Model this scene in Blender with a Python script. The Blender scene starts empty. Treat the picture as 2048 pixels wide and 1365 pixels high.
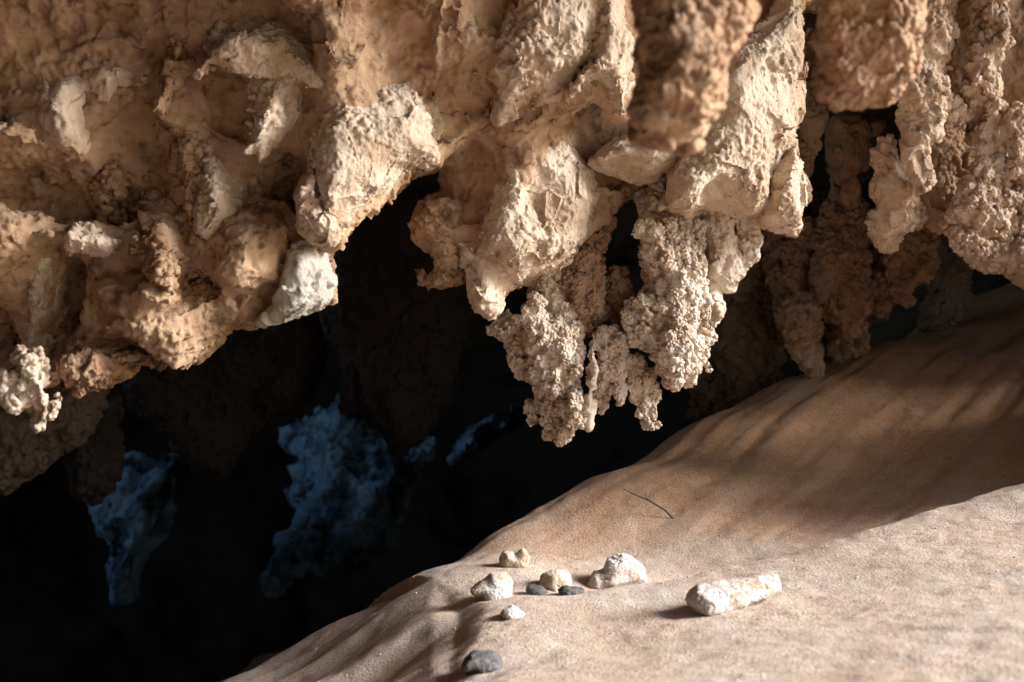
import bpy, math, random
import numpy as np

# ----------------------------------------------------------------- basics
scene = bpy.context.scene
COL = scene.collection
F = 2844.0                      # focal length in photo pixels (50 mm on 36 mm, 2048 px)
CZ = 1.5                        # camera height
R = math.radians
rng = np.random.default_rng(7)


def at(px, py, Y):
    return ((px - 1024.0) / F * Y, Y, CZ + (682.5 - py) / F * Y)


# ----------------------------------------------------------------- noise
_TAB = np.random.default_rng(3).random(65536).astype(np.float32)


def vnoise(x, y, z, seed=0):
    xi = np.floor(x).astype(np.int64); yi = np.floor(y).astype(np.int64); zi = np.floor(z).astype(np.int64)
    fx = (x - xi).astype(np.float32); fy = (y - yi).astype(np.float32); fz = (z - zi).astype(np.float32)
    fx = fx * fx * fx * (fx * (fx * 6 - 15) + 10)
    fy = fy * fy * fy * (fy * (fy * 6 - 15) + 10)
    fz = fz * fz * fz * (fz * (fz * 6 - 15) + 10)

    def h(a, b, c):
        k = (a * 73856093) ^ (b * 19349663) ^ (c * 83492791) ^ (seed * 2654435)
        k = (k ^ (k >> 13)) * 1274126177
        return _TAB[(k ^ (k >> 16)) & 65535]
    out = 0
    for dx in (0, 1):
        wx = fx if dx else 1 - fx
        for dy in (0, 1):
            wy = fy if dy else 1 - fy
            for dz in (0, 1):
                wz = fz if dz else 1 - fz
                out = out + wx * wy * wz * h(xi + dx, yi + dy, zi + dz)
    return out * 2 - 1


def fbm(x, y, z, octaves=3, seed=0, gain=0.5):
    a, s, f = 1.0, 0, 1.0
    for o in range(octaves):
        s = s + a * vnoise(x * f + o * 17.3, y * f + o * 5.1, z * f, seed + o)
        a *= gain; f *= 2.03
    return s


# ----------------------------------------------------------------- implicit shapes
def poly_sd(poly, X, Z):
    """signed distance to a polygon, positive inside"""
    P = np.asarray(poly, float)
    d2 = np.full(X.shape, 1e9); inside = np.zeros(X.shape, bool)
    n = len(P)
    for i in range(n):
        ax, az = P[i]; bx, bz = P[(i + 1) % n]
        ex, ez = bx - ax, bz - az
        wx, wz = X - ax, Z - az
        t = np.clip((wx * ex + wz * ez) / (ex * ex + ez * ez + 1e-12), 0, 1)
        d2 = np.minimum(d2, (wx - ex * t) ** 2 + (wz - ez * t) ** 2)
        c = ((az > Z) != (bz > Z)) & (X < ex * (Z - az) / (ez if abs(ez) > 1e-9 else 1e-9) + ax)
        inside ^= c
    d = np.sqrt(d2)
    return np.where(inside, d, -d)


class P:
    """a slab of rock with the given outline: stands at depth Y, bulges th towards the front"""
    def __init__(s, pts, Y, th=.15, w=.15, tx=0., tz=0., back=None, hole=False, fade=0.):
        s.fade = fade; s.ridge = False
        s.back = th if back is None else back
        s.th, s.w, s.Y, s.tx, s.tz, s.hole = th, w, Y, tx, tz, hole
        a = [((px - 1024) / F, (682.5 - py) / F) for px, py in pts]
        cx = (min(q[0] for q in a) + max(q[0] for q in a)) / 2 * Y
        cz = (min(q[1] for q in a) + max(q[1] for q in a)) / 2 * Y
        s.cx, s.cz = cx, cz + CZ
        pl = []
        for u, v in a:
            y = (Y - tx * cx - tz * cz) / (1 - tx * u - tz * v)
            y = min(max(y, Y - 1.6), Y + 1.6)
            pl.append((u * y, v * y + CZ))
        s.poly = pl
        xs = [q[0] for q in pl]; zs = [q[1] for q in pl]
        ys = [Y + tx * (x - cx) + tz * (z - s.cz) for x in (min(xs), max(xs)) for z in (min(zs), max(zs))]
        s.lo = np.array([min(xs), min(ys) - th, min(zs)]); s.hi = np.array([max(xs), max(ys) + s.back, max(zs)])

    def sdf(s, x, y, z):
        X, Z = np.meshgrid(x, z, indexing='ij')
        d = poly_sd(s.poly, X, Z)
        u = np.clip(d / s.w, 0, 1)
        k = 1 - (1 - u) ** 1.35 if s.ridge else np.sqrt(1 - (1 - u) ** 2)
        th = s.th
        if s.fade:                              # the top melts into the ceiling
            q = np.clip((s.hi[2] - Z) / (s.fade * (s.hi[2] - s.lo[2])), 0, 1)
            th = s.th * (q * q * (3 - 2 * q) * .95 + .05)
        yc = s.Y + s.tx * (X - s.cx) + s.tz * (Z - s.cz)
        tf = np.where(d > 0, th * k, d); tb = np.where(d > 0, s.back * k, d)
        y = y[None, :, None]
        return np.maximum((yc - tf)[:, None, :] - y, y - (yc + tb)[:, None, :]) * .8


class C:
    """a chain of round cones through (px, py, Y, radius in px)"""
    def __init__(s, pts, hole=False):
        s.hole = hole
        s.p = [(np.array(at(a, b, Y)), r / F * Y) for a, b, Y, r in pts]
        s.lo = np.min([q - r for q, r in s.p], 0); s.hi = np.max([q + r for q, r in s.p], 0)

    def sdf(s, x, y, z):
        x = x[:, None, None]; y = y[None, :, None]; z = z[None, None, :]
        out = None
        if len(s.p) == 1:
            q, r = s.p[0]
            return np.sqrt((x - q[0]) ** 2 + (y - q[1]) ** 2 + (z - q[2]) ** 2) - r
        for (a, ra), (b, rb) in zip(s.p[:-1], s.p[1:]):
            e = b - a
            t = np.clip(((x - a[0]) * e[0] + (y - a[1]) * e[1] + (z - a[2]) * e[2]) / (e @ e), 0, 1)
            d = np.sqrt((x - a[0] - t * e[0]) ** 2 + (y - a[1] - t * e[1]) ** 2 + (z - a[2] - t * e[2]) ** 2) - (ra + t * (rb - ra))
            out = d if out is None else np.minimum(out, d)
        return out


class E3:
    """ellipsoid, optionally cut by planes (for stones); world units"""
    def __init__(s, c, r, rot=0., tilt=0., cuts=(), hole=False):
        s.c, s.r, s.cuts, s.hole = np.array(c), np.array(r), cuts, hole
        ca, sa = math.cos(rot), math.sin(rot); ct, st = math.cos(tilt), math.sin(tilt)
        s.M = np.array([[ct, 0, st], [0, 1, 0], [-st, 0, ct]]) @ np.array([[ca, sa, 0], [-sa, ca, 0], [0, 0, 1]])
        m = max(r); s.lo = s.c - m; s.hi = s.c + m

    def sdf(s, x, y, z):
        x = x[:, None, None] - s.c[0]; y = y[None, :, None] - s.c[1]; z = z[None, None, :] - s.c[2]
        q = [s.M[i, 0] * x + s.M[i, 1] * y + s.M[i, 2] * z for i in range(3)]
        k = np.sqrt(sum((q[i] / s.r[i]) ** 2 for i in range(3)))
        f = (k - 1) * s.r.min()
        for n, dd in s.cuts:
            f = np.maximum(f, sum(n[i] * q[i] / s.r[i] for i in range(3)) * s.r.min() - dd * s.r.min())
        return f


class Cut:
    """a lobe broken off along random planes"""
    def __init__(s, lobe, seed, n=14, lo=.66, hi=.98):
        g = np.random.default_rng(seed)
        s.l, s.lo, s.hi, s.hole = lobe, lobe.lo, lobe.hi, False
        s.c = (s.lo + s.hi) / 2; e = (s.hi - s.lo) / 2
        s.pl = []
        for _ in range(n):
            v = g.normal(size=3); v[1] = -abs(v[1]); v[2] = v[2] if g.random() < .3 else abs(v[2])
            v /= np.linalg.norm(v)
            s.pl.append((v, g.uniform(lo, hi) * np.linalg.norm(v * e)))

    def sdf(s, x, y, z):
        f = s.l.sdf(x, y, z)
        x = x[:, None, None] - s.c[0]; y = y[None, :, None] - s.c[1]; z = z[None, None, :] - s.c[2]
        for v, d in s.pl:
            f = np.maximum(f, v[0] * x + v[1] * y + v[2] * z - d)
        return f


def smin(a, b, k):
    h = np.clip(.5 + .5 * (b - a) / k, 0, 1)
    return b + (a - b) * h - k * h * (1 - h)


def nods(seed, chain, n, r0, r1, spread=.8):
    """extra knobs of coral scattered round a chain (all in px)"""
    g = np.random.default_rng(seed); out = []
    if len(chain) < 2:
        chain = list(chain) * 2
    for _ in range(n):
        i = g.integers(len(chain) - 1); t = g.random()
        a, b = np.array(chain[i], float), np.array(chain[i + 1], float)
        q = a + (b - a) * t
        an = g.uniform(0, 2 * math.pi)
        rr = q[3] * spread * g.uniform(.7, 1.1)
        out.append(C([(q[0] + math.cos(an) * rr, q[1] + g.uniform(-1, 1) * r1, q[2] - math.sin(an) * rr / F * q[2], g.uniform(r0, r1))]))
    return out


def surface_nets(f, origin, h):
    s = f < 0
    nx, ny, nz = f.shape
    cs = np.zeros((nx - 1, ny - 1, nz - 1), np.int8)
    for i in (0, 1):
        for j in (0, 1):
            for k in (0, 1):
                cs += s[i:nx - 1 + i, j:ny - 1 + j, k:nz - 1 + k]
    act = (cs > 0) & (cs < 8)
    I, J, K = np.nonzero(act)
    idx = np.full(act.shape, -1, np.int64); idx[I, J, K] = np.arange(len(I))
    acc = np.zeros((len(I), 3)); cnt = np.zeros(len(I))
    cor = [(i, j, k) for i in (0, 1) for j in (0, 1) for k in (0, 1)]
    val = {c: f[I + c[0], J + c[1], K + c[2]] for c in cor}
    for c in cor:
        for ax in range(3):
            if c[ax] == 0:
                d = list(c); d[ax] = 1; d = tuple(d)
                a, b = val[c], val[d]
                m = (a < 0) != (b < 0)
                t = np.where(m, a / np.where(m, a - b, 1), 0)
                p = np.zeros((len(I), 3)); p += c; p[:, ax] += t
                acc[m] += p[m]; cnt[m] += 1
    V = np.stack([I, J, K], 1) + acc / cnt[:, None]
    V = V * h + origin
    Q = []
    for ax in range(3):
        a0 = [slice(None)] * 3; a1 = [slice(None)] * 3
        a0[ax] = slice(0, -1); a1[ax] = slice(1, None)
        m = s[tuple(a0)] != s[tuple(a1)]
        b, c = (ax + 1) % 3, (ax + 2) % 3
        ijk = np.array(np.nonzero(m)).T
        ok = (ijk[:, b] > 0) & (ijk[:, c] > 0) & (ijk[:, b] < f.shape[b] - 1) & (ijk[:, c] < f.shape[c] - 1)
        ijk = ijk[ok]
        if not len(ijk):
            continue

        def g(db, dc):
            q = ijk.copy(); q[:, b] += db; q[:, c] += dc
            return idx[q[:, 0], q[:, 1], q[:, 2]]
        q = np.stack([g(-1, -1), g(0, -1), g(0, 0), g(-1, 0)], 1)
        flip = ~s[ijk[:, 0], ijk[:, 1], ijk[:, 2]]
        q[flip] = q[flip][:, ::-1]
        Q.append(q)
    return V, np.concatenate(Q)


def mesh_np(name, V, Q, smooth=True):
    me = bpy.data.meshes.new(name)
    me.vertices.add(len(V)); me.vertices.foreach_set('co', np.ascontiguousarray(V, dtype=np.float32).ravel())
    n, k = Q.shape
    me.loops.add(n * k); me.loops.foreach_set('vertex_index', np.ascontiguousarray(Q, dtype=np.int32).ravel())
    me.polygons.add(n); me.polygons.foreach_set('loop_start', np.arange(0, n * k, k, dtype=np.int32))
    me.update(calc_edges=True)
    me.validate()
    if smooth:
        me.polygons.foreach_set('use_smooth', np.ones(len(me.polygons), bool))
    return me


# ----------------------------------------------------------------- relief (geometry nodes, baked to plain meshes)
_RG = {}


def relief(style, level):
    """subdivide, then push the surface along its normal in several passes, coarse to fine"""
    key = (style, level)
    if key in _RG:
        return _RG[key]
    t = bpy.data.node_groups.new('relief_' + style, 'GeometryNodeTree')
    t.interface.new_socket('Geometry', in_out='INPUT', socket_type='NodeSocketGeometry')
    t.interface.new_socket('Geometry', in_out='OUTPUT', socket_type='NodeSocketGeometry')
    N, L = t.nodes, t.links
    gi = N.new('NodeGroupInput'); go = N.new('NodeGroupOutput')
    cur = gi.outputs[0]
    if level:
        sd = N.new('GeometryNodeSubdivisionSurface'); sd.inputs['Level'].default_value = level
        L.new(cur, sd.inputs[0]); cur = sd.outputs[0]

    def sock(v, inp):
        if isinstance(v, (int, float)):
            inp.default_value = v
        else:
            L.new(v, inp)

    def math_(op, a, b=0., c=None):
        m = N.new('ShaderNodeMath'); m.operation = op
        sock(a, m.inputs[0]); sock(b, m.inputs[1])
        if c is not None:
            sock(c, m.inputs[2])
        return m.outputs[0]

    def pos():
        return N.new('GeometryNodeInputPosition').outputs[0]

    def warp(p, amt, sc):
        n = N.new('ShaderNodeTexNoise'); n.inputs['Scale'].default_value = sc; n.inputs['Detail'].default_value = 2
        L.new(p, n.inputs['Vector'])
        a = N.new('ShaderNodeVectorMath'); a.operation = 'MULTIPLY_ADD'
        L.new(n.outputs['Color'], a.inputs[0]); a.inputs[1].default_value = (amt,) * 3; L.new(p, a.inputs[2])
        return a.outputs[0]

    def noise(sc, det=3, rough=.55, p=None, kind=None, dist=0.):
        n = N.new('ShaderNodeTexNoise')
        if kind:
            n.noise_type = kind
        n.inputs['Scale'].default_value = sc; n.inputs['Detail'].default_value = det; n.inputs['Roughness'].default_value = rough
        n.inputs['Distortion'].default_value = dist
        L.new(p or pos(), n.inputs['Vector'])
        return n.outputs[0]

    def vor(sc, feat='F1', p=None, smooth=.2, out='Distance'):
        v = N.new('ShaderNodeTexVoronoi'); v.feature = feat
        v.inputs['Scale'].default_value = sc
        if feat == 'SMOOTH_F1':
            v.inputs['Smoothness'].default_value = smooth
        L.new(p or pos(), v.inputs['Vector'])
        return v.outputs[out]

    def push(h):
        nonlocal cur
        nn = N.new('GeometryNodeInputNormal')
        vm = N.new('ShaderNodeVectorMath'); vm.operation = 'SCALE'
        L.new(nn.outputs[0], vm.inputs[0]); sock(h, vm.inputs['Scale'])
        sp = N.new('GeometryNodeSetPosition')
        L.new(cur, sp.inputs['Geometry']); L.new(vm.outputs[0], sp.inputs['Offset'])
        cur = sp.outputs[0]

    def step(v, lo, hi):
        m = N.new('ShaderNodeMapRange'); m.interpolation_type = 'SMOOTHSTEP'
        L.new(v, m.inputs['Value']); m.inputs['From Min'].default_value = lo; m.inputs['From Max'].default_value = hi
        return m.outputs['Result']

    def balls(sc, amp, mask=None, p=None, feat='F1'):
        d = vor(sc, feat, p)
        q = math_('SUBTRACT', 1.0, math_('MULTIPLY', math_('MULTIPLY', d, d), 2.3))
        q = math_('SQRT', math_('MAXIMUM', q, 0.0))
        q = math_('MULTIPLY', q, amp)
        return math_('MULTIPLY', q, mask) if mask is not None else q

    def cen(v, amp):                         # noise 0..1 to -amp..amp
        return math_('MULTIPLY', math_('SUBTRACT', v, .5), 2 * amp)

    def chips(sc, k, wa=.3, mask=None):
        """broken faces: every cell of the rock gets a plane with its own tilt"""
        p = warp(pos(), wa / sc, sc * .8)
        v = N.new('ShaderNodeTexVoronoi'); v.feature = 'F1'; v.inputs['Scale'].default_value = sc
        L.new(p, v.inputs['Vector'])
        d = N.new('ShaderNodeVectorMath'); d.operation = 'SUBTRACT'; L.new(p, d.inputs[0]); L.new(v.outputs['Position'], d.inputs[1])
        c = N.new('ShaderNodeVectorMath'); c.operation = 'SUBTRACT'; L.new(v.outputs['Color'], c.inputs[0]); c.inputs[1].default_value = (.5,) * 3
        q = N.new('ShaderNodeVectorMath'); q.operation = 'DOT_PRODUCT'; L.new(d.outputs[0], q.inputs[0]); L.new(c.outputs[0], q.inputs[1])
        h = math_('MULTIPLY', q.outputs['Value'], 2 * k)
        h = math_('MINIMUM', math_('MAXIMUM', h, -.35 * k / sc), .35 * k / sc)
        return math_('MULTIPLY', h, mask) if mask is not None else h

    def sub(v, m):
        return math_('SUBTRACT', v, m)

    if style in ('rock', 'ceiling'):
        if style == 'ceiling':
            push(cen(noise(1.9, 2, .5), .08))
            push(cen(noise(5.5, 3, .55, dist=.4), .04))
            push(chips(4.2, .30, .5, step(noise(1.6, 2), .40, .55)))
        else:
            push(cen(noise(3.4, 2, .5), .035))
            push(chips(6.0, .16, .4))
        push(cen(noise(12, 3, .55, dist=.3), .012))
        push(chips(15, .20, .4, step(noise(3, 2), .40, .58)))
        rm = step(noise(4.6, 3, p=warp(pos(), .3, 2)), .52, .60)
        push(sub(balls(40, .012, rm, warp(pos(), .02, 18)), .004))
        push(cen(noise(24, 4, .62), .010))
        push(cen(noise(60, 4, .7, kind='RIDGED_MULTIFRACTAL'), .0016))
        push(cen(noise(75, 3, .7), .006))
    elif style == 'flow':
        push(cen(noise(3.6, 2, .5), .045))
        push(chips(8, .25, .5))
        push(cen(noise(14, 4, .6), .016))
        push(cen(noise(45, 4, .6), .006))
    elif style in ('coral', 'coralfar'):
        big = step(noise(6.5, 2), .36, .54)
        push(cen(noise(5, 2, .5), .035))
        push(sub(balls(19, .026, None, warp(pos(), .06, 9)), .018))
        push(sub(balls(46, .0135, big, warp(pos(), .015, 25)), .007))
        push(sub(balls(105, .0075, step(noise(9, 2), .34, .50)), .003))
        if style == 'coral':
            push(cen(noise(170, 2, .6), .0024))
    elif style == 'bumpy':                    # between the two: worn rock with a skin of small knobs
        push(cen(noise(4, 2, .5), .04))
        push(chips(9, .32, .5))
        push(cen(noise(13, 3, .55), .018))
        m = step(noise(4.5, 2), .38, .54)
        push(sub(balls(34, .014, m, warp(pos(), .03, 14)), .005))
        push(sub(balls(80, .008, m), .002))
        push(cen(noise(60, 4, .65), .006))
    elif style == 'front':
        push(cen(noise(7, 3, .55), .045))
        push(sub(balls(42, .012, step(noise(7, 2), .35, .5), warp(pos(), .02, 20)), .005))
        push(sub(balls(95, .006), .003))
        push(cen(noise(60, 4, .65), .005))
    elif style == 'wall':
        push(cen(noise(.55, 3, .55), .55))
        push(cen(noise(2.2, 4, .6), .16))
    elif style == 'far':
        push(cen(noise(1.6, 2, .5), .16))
        push(cen(noise(5, 4, .6), .11))
        push(math_('MULTIPLY', step(noise(2.6, 3, .6), .50, .70), -.16))
    elif style == 'stone':
        push(cen(noise(14, 3, .6), .005))
        push(sub(balls(60, -.003, step(noise(11, 2), .54, .62)), -.001))
        push(cen(noise(50, 4, .7), .003))
        push(cen(noise(120, 3, .7), .0015))
    L.new(cur, go.inputs[0])
    _RG[key] = t
    return t


def bake(me, style, level):
    o = bpy.data.objects.new('tmp', me); COL.objects.link(o)
    md = o.modifiers.new('r', 'NODES'); md.node_group = relief(style, level)
    dg = bpy.context.evaluated_depsgraph_get()
    out = bpy.data.meshes.new_from_object(o.evaluated_get(dg), depsgraph=dg)
    bpy.data.objects.remove(o); bpy.data.meshes.remove(me)
    out.polygons.foreach_set('use_smooth', np.ones(len(out.polygons), bool))
    return out


def carve(lobes, h, k=.05, wob=.03, wscale=.25, seed=0):
    lo = np.min([l.lo for l in lobes if not l.hole], 0) - .06 - 2 * h; hi = np.max([l.hi for l in lobes if not l.hole], 0) + .06 + 2 * h
    n = np.ceil((hi - lo) / h).astype(int) + 1
    ax = [lo[i] + h * np.arange(n[i]) for i in range(3)]
    f = np.full(n, .5, np.float32)
    for l in lobes:
        m = .12 + k
        a = [np.searchsorted(ax[i], l.lo[i] - m) for i in range(3)]; b = [np.searchsorted(ax[i], l.hi[i] + m) for i in range(3)]
        if any(b[i] - a[i] < 1 for i in range(3)):
            continue
        sl = tuple(slice(a[i], b[i]) for i in range(3))
        d = l.sdf(ax[0][sl[0]], ax[1][sl[1]], ax[2][sl[2]]).astype(np.float32)
        f[sl] = -smin(-f[sl], d, k) if l.hole else smin(f[sl], d, k)
    if wob:
        near = np.nonzero(np.abs(f) < wob * 2 + 2 * h)
        x, y, z = (ax[i][near[i]] / wscale for i in range(3))
        f[near] += (wob * fbm(x, y, z, 2, seed)).astype(np.float32)
    f[0] = f[-1] = .1; f[:, 0] = f[:, -1] = .1; f[:, :, 0] = f[:, :, -1] = .1
    return surface_nets(f, lo, h)


def rock(name, lobes, mat, style='rock', h=.022, level=2, k=.05, wob=.02, wscale=.22, seed=0, parent=None, keep=None):
    V, Q = carve(lobes, h, k, wob, wscale, seed)
    V = np.asarray(V)
    me = bake(mesh_np(name, V, Q), style, level)
    n = len(me.vertices); co = np.empty(n * 3, np.float32); me.vertices.foreach_get('co', co); co = co.reshape(-1, 3)
    org = np.array([co[:, 0].mean(), co[:, 1].mean(), co[:, 2].max() if style != 'stone' else co[:, 2].min()])
    if parent is not None:
        org = np.array(parent.location)
    me.vertices.foreach_set('co', (co - org).astype(np.float32).ravel()); me.update()
    me.materials.append(mat)
    o = bpy.data.objects.new(name, me); COL.objects.link(o)
    if parent is not None:
        o.parent = parent
    else:
        o.location = org
    return o


def tag(o, label=None, cat=None, group=None, kind=None):
    for kk, v in (('label', label), ('category', cat), ('group', group), ('kind', kind)):
        if v:
            o[kk] = v
    return o


# ----------------------------------------------------------------- materials
def rock_mat(name, light, mid, dark, sc=1., stain=.5, pale=.5, bump=.5, speck=.5):
    m = bpy.data.materials.new(name); m.use_nodes = True
    N, L = m.node_tree.nodes, m.node_tree.links
    bs = N['Principled BSDF']; bs.inputs['Roughness'].default_value = .92
    bs.inputs['Specular IOR Level'].default_value = .2
    g = N.new('ShaderNodeNewGeometry')

    def noise(s, det, rough=.6, dist=0., off=0.):
        mp = N.new('ShaderNodeMapping'); mp.inputs['Location'].default_value = (off, off * 1.7, -off)
        L.new(g.outputs['Position'], mp.inputs['Vector'])
        n = N.new('ShaderNodeTexNoise'); n.inputs['Scale'].default_value = s * sc; n.inputs['Detail'].default_value = det
        n.inputs['Roughness'].default_value = rough; n.inputs['Distortion'].default_value = dist
        L.new(mp.outputs[0], n.inputs['Vector'])
        return n.outputs[0]

    def step(v, lo, hi):
        r = N.new('ShaderNodeMapRange'); r.interpolation_type = 'SMOOTHSTEP'
        L.new(v, r.inputs['Value']); r.inputs['From Min'].default_value = lo; r.inputs['From Max'].default_value = hi
        return r.outputs['Result']

    def mix(fac, a, b, scale=1.):
        x = N.new('ShaderNodeMix'); x.data_type = 'RGBA'
        if scale != 1.:
            q = N.new('ShaderNodeMath'); q.operation = 'MULTIPLY'; L.new(fac, q.inputs[0]); q.inputs[1].default_value = scale; fac = q.outputs[0]
        L.new(fac, x.inputs[0])
        for s_, v in ((6, a), (7, b)):
            if isinstance(v, tuple):
                x.inputs[s_].default_value = (*v, 1)
            else:
                L.new(v, x.inputs[s_])
        return x.outputs[2]
    c = mix(step(noise(5, 6, .65, .6), .38, .66), light, mid)
    c = mix(step(noise(2.2, 3, .6, .8, 4.), .62 - pale * .2, .72 - pale * .1), c, tuple(min(1, v * 1.18) for v in light), .8)
    c = mix(step(noise(13, 5, .7, .4, 9.), .60 - stain * .1, .74 - stain * .08), c, dark, .8)
    c = mix(step(noise(70, 3, .7, 0., 2.), .62, .75), c, dark, speck)
    L.new(c, bs.inputs['Base Color'])
    b1 = N.new('ShaderNodeBump'); b1.inputs['Strength'].default_value = bump; b1.inputs['Distance'].default_value = .012
    L.new(noise(38, 6, .65), b1.inputs['Height'])
    b2 = N.new('ShaderNodeBump'); b2.inputs['Strength'].default_value = bump; b2.inputs['Distance'].default_value = .004
    L.new(noise(190, 4, .7, 0., 3.), b2.inputs['Height']); L.new(b1.outputs[0], b2.inputs['Normal'])
    L.new(b2.outputs[0], bs.inputs['Normal'])
    return m


M_OCHRE = rock_mat('ochre_limestone', (.49, .325, .20), (.285, .163, .091), (.09, .05, .028), stain=.8)
M_CREAM = rock_mat('cream_limestone', (.65, .515, .385), (.45, .305, .195), (.20, .115, .068), stain=.5, speck=.4)
M_CORAL = rock_mat('coral_calcite', (.72, .59, .465), (.47, .33, .225), (.20, .12, .075), sc=1.4, stain=.4, speck=.3)
M_BROWN = rock_mat('brown_calcite', (.42, .27, .165), (.26, .15, .085), (.09, .05, .03), sc=1.2)
M_GREY = rock_mat('grey_limestone', (.45, .40, .335), (.36, .31, .245), (.18, .13, .09), stain=.1, speck=.2)
M_FAR = rock_mat('far_limestone_painted_blue', (.22, .33, .42), (.14, .22, .29), (.02, .03, .04), sc=.5, stain=.4, speck=.1)  # blue of the skylight put into the base colour
def painted_skylight_mat(name, pale, dark, sc, lo, hi):  # pale blue patches on near-black: skylight and surrounding shade painted into the colour
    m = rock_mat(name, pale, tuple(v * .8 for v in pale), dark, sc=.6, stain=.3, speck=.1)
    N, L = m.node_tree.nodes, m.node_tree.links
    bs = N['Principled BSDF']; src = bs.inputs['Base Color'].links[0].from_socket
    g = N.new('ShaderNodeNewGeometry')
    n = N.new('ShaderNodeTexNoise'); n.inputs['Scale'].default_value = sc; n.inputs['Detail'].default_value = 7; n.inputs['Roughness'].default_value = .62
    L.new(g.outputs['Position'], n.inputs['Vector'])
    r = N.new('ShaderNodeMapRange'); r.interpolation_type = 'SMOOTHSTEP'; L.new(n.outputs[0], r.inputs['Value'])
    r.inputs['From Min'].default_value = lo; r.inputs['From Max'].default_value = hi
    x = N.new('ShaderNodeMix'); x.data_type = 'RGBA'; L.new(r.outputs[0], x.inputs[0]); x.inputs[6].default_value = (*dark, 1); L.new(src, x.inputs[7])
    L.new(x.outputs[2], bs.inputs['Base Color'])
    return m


M_PATCH = painted_skylight_mat('far_limestone_painted_skylight', (.26, .40, .48), (.012, .014, .017), 1.5, .36, .54)
M_PATCH2 = painted_skylight_mat('far_limestone_painted_specks', (.20, .30, .37), (.010, .012, .015), 2.4, .50, .62)
M_RECESS = rock_mat('recess_shaded_calcite', (.29, .20, .135), (.19, .122, .08), (.06, .04, .027), sc=1.1)  # darker copy of the brown calcite, with the recess shade painted in
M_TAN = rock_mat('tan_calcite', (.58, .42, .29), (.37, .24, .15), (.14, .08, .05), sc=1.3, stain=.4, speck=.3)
M_DARK = rock_mat('shade_dark_calcite', (.040, .028, .021), (.025, .018, .013), (.010, .008, .006), sc=.8)  # near-black base colour holds the deep shade behind the opening
M_DIM = rock_mat('shaded_brown_calcite', (.15, .105, .075), (.095, .063, .042), (.035, .025, .018), sc=.9)  # darkened brown: the hanging curtain's shade is put into its colour
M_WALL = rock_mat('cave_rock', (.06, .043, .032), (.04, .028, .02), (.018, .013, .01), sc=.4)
M_STONE = rock_mat('pale_stone', (.60, .55, .50), (.44, .32, .22), (.26, .15, .09), sc=3., stain=.5, speck=.3)
M_SLATE = rock_mat('dark_stone', (.13, .12, .11), (.085, .077, .07), (.04, .036, .032), sc=3., stain=.2, speck=.3)

# ----------------------------------------------------------------- sand (one sheet to the horizon)
CP = [  # (px, py, depth) on the sand
    (2048, 1365, 2.60), (1750, 1365, 2.75), (1500, 1365, 2.9), (1250, 1365, 3.05), (1000, 1365, 3.2), (900, 1365, 3.42),
    (760, 1365, 3.8), (600, 1365, 4.2), (420, 1365, 4.6), (1460, 1235, 3.65), (1220, 1290, 3.55), (985, 1210, 4.0),
    (960, 1265, 3.75), (930, 1320, 3.5), (800, 1270, 4.15), (700, 1300, 4.3), (560, 1330, 4.5), (900, 1210, 4.25), (1800, 1240, 3.35), (2048, 1240, 3.1),
    (2048, 1150, 3.75), (2048, 1040, 4.4), (2048, 968, 4.95), (1850, 1020, 4.7), (1700, 1070, 4.5), (1500, 1130, 4.3), (1250, 1172, 4.2),
    (1110, 1190, 4.15), (1640, 1170, 3.95),
    (1000, 1138, 4.5), (900, 1150, 4.5), (640, 1240, 4.7), (740, 1187, 4.7), (850, 1146, 4.65),
    (1000, 1062, 5.1), (1100, 1006, 5.35), (1200, 952, 5.6), (1400, 843, 6.1), (1560, 765, 6.5), (1700, 690, 7.0), (1900, 612, 7.9), (2048, 560, 8.6),
    (1400, 1020, 5.2), (1600, 920, 5.65), (1800, 850, 5.95), (2000, 790, 6.2), (1300, 1090, 4.95), (2048, 905, 5.6), (1600, 1045, 5.1), (1150, 1090, 4.95),
    (1450, 930, 5.65), (1750, 770, 6.4), (1950, 690, 6.9), (1850, 960, 5.45)]
pts = [at(*c) for c in CP]
for px, py, Y in ((420, 1365, 4.6), (640, 1240, 4.7), (850, 1146, 4.65), (1000, 1062, 5.1), (1200, 952, 5.6), (1400, 843, 6.1), (1560, 765, 6.5), (1700, 690, 7.0)):
    x, y, z = at(px, py, Y)
    pts.append((x - .30, y + .45, z - .42))
for px, py, Y in ((1500, 1130, 4.3), (1700, 1070, 4.5), (1850, 1020, 4.7), (2048, 968, 4.95)):
    x, y, z = at(px, py, Y)
    pts.append((x * 1.02, y + .26, z - .045))
pts += [(-3, 6, -1.4), (-4, 9, -1.7), (-1, 8.5, -1.0), (1, 9.5, -.3), (-1.5, 5.6, -.5), (3, 9.5, 1.6), (-2, 4.6, -.35), (-2.6, 3, -.2), (-1.3, 3.2, .38), (-.8, 2.2, .62), (-3, 1, .3), (0, 1.2, .72), (0, -1, .7), (2.5, .5, .85), (3, 3, 1.0),
        (3.2, 5, 1.35), (4, 7, 1.9), (6, 3, 1.0), (6, 0, .85), (0, -5, .65), (6, -6, .6), (-6, -6, .5), (-6, 2, .2), (-6, 8, -1.5), (0, 14, -1.5), (6, 10, 2.0), (-6, 14, -1.7)]
pts = np.array(pts)


def phi(r):
    return r * np.sqrt(r) if False else r


D = np.hypot(pts[:, None, 0] - pts[None, :, 0], pts[:, None, 1] - pts[None, :, 1])
A = np.block([[np.sqrt(D * D + .014) + 0.0 * np.eye(len(pts)), np.c_[np.ones(len(pts))]], [np.ones((1, len(pts))), np.zeros((1, 1))]])
A[:len(pts), :len(pts)] -= .01 * np.eye(len(pts))
W = np.linalg.solve(A, np.r_[pts[:, 2], 0])


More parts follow.
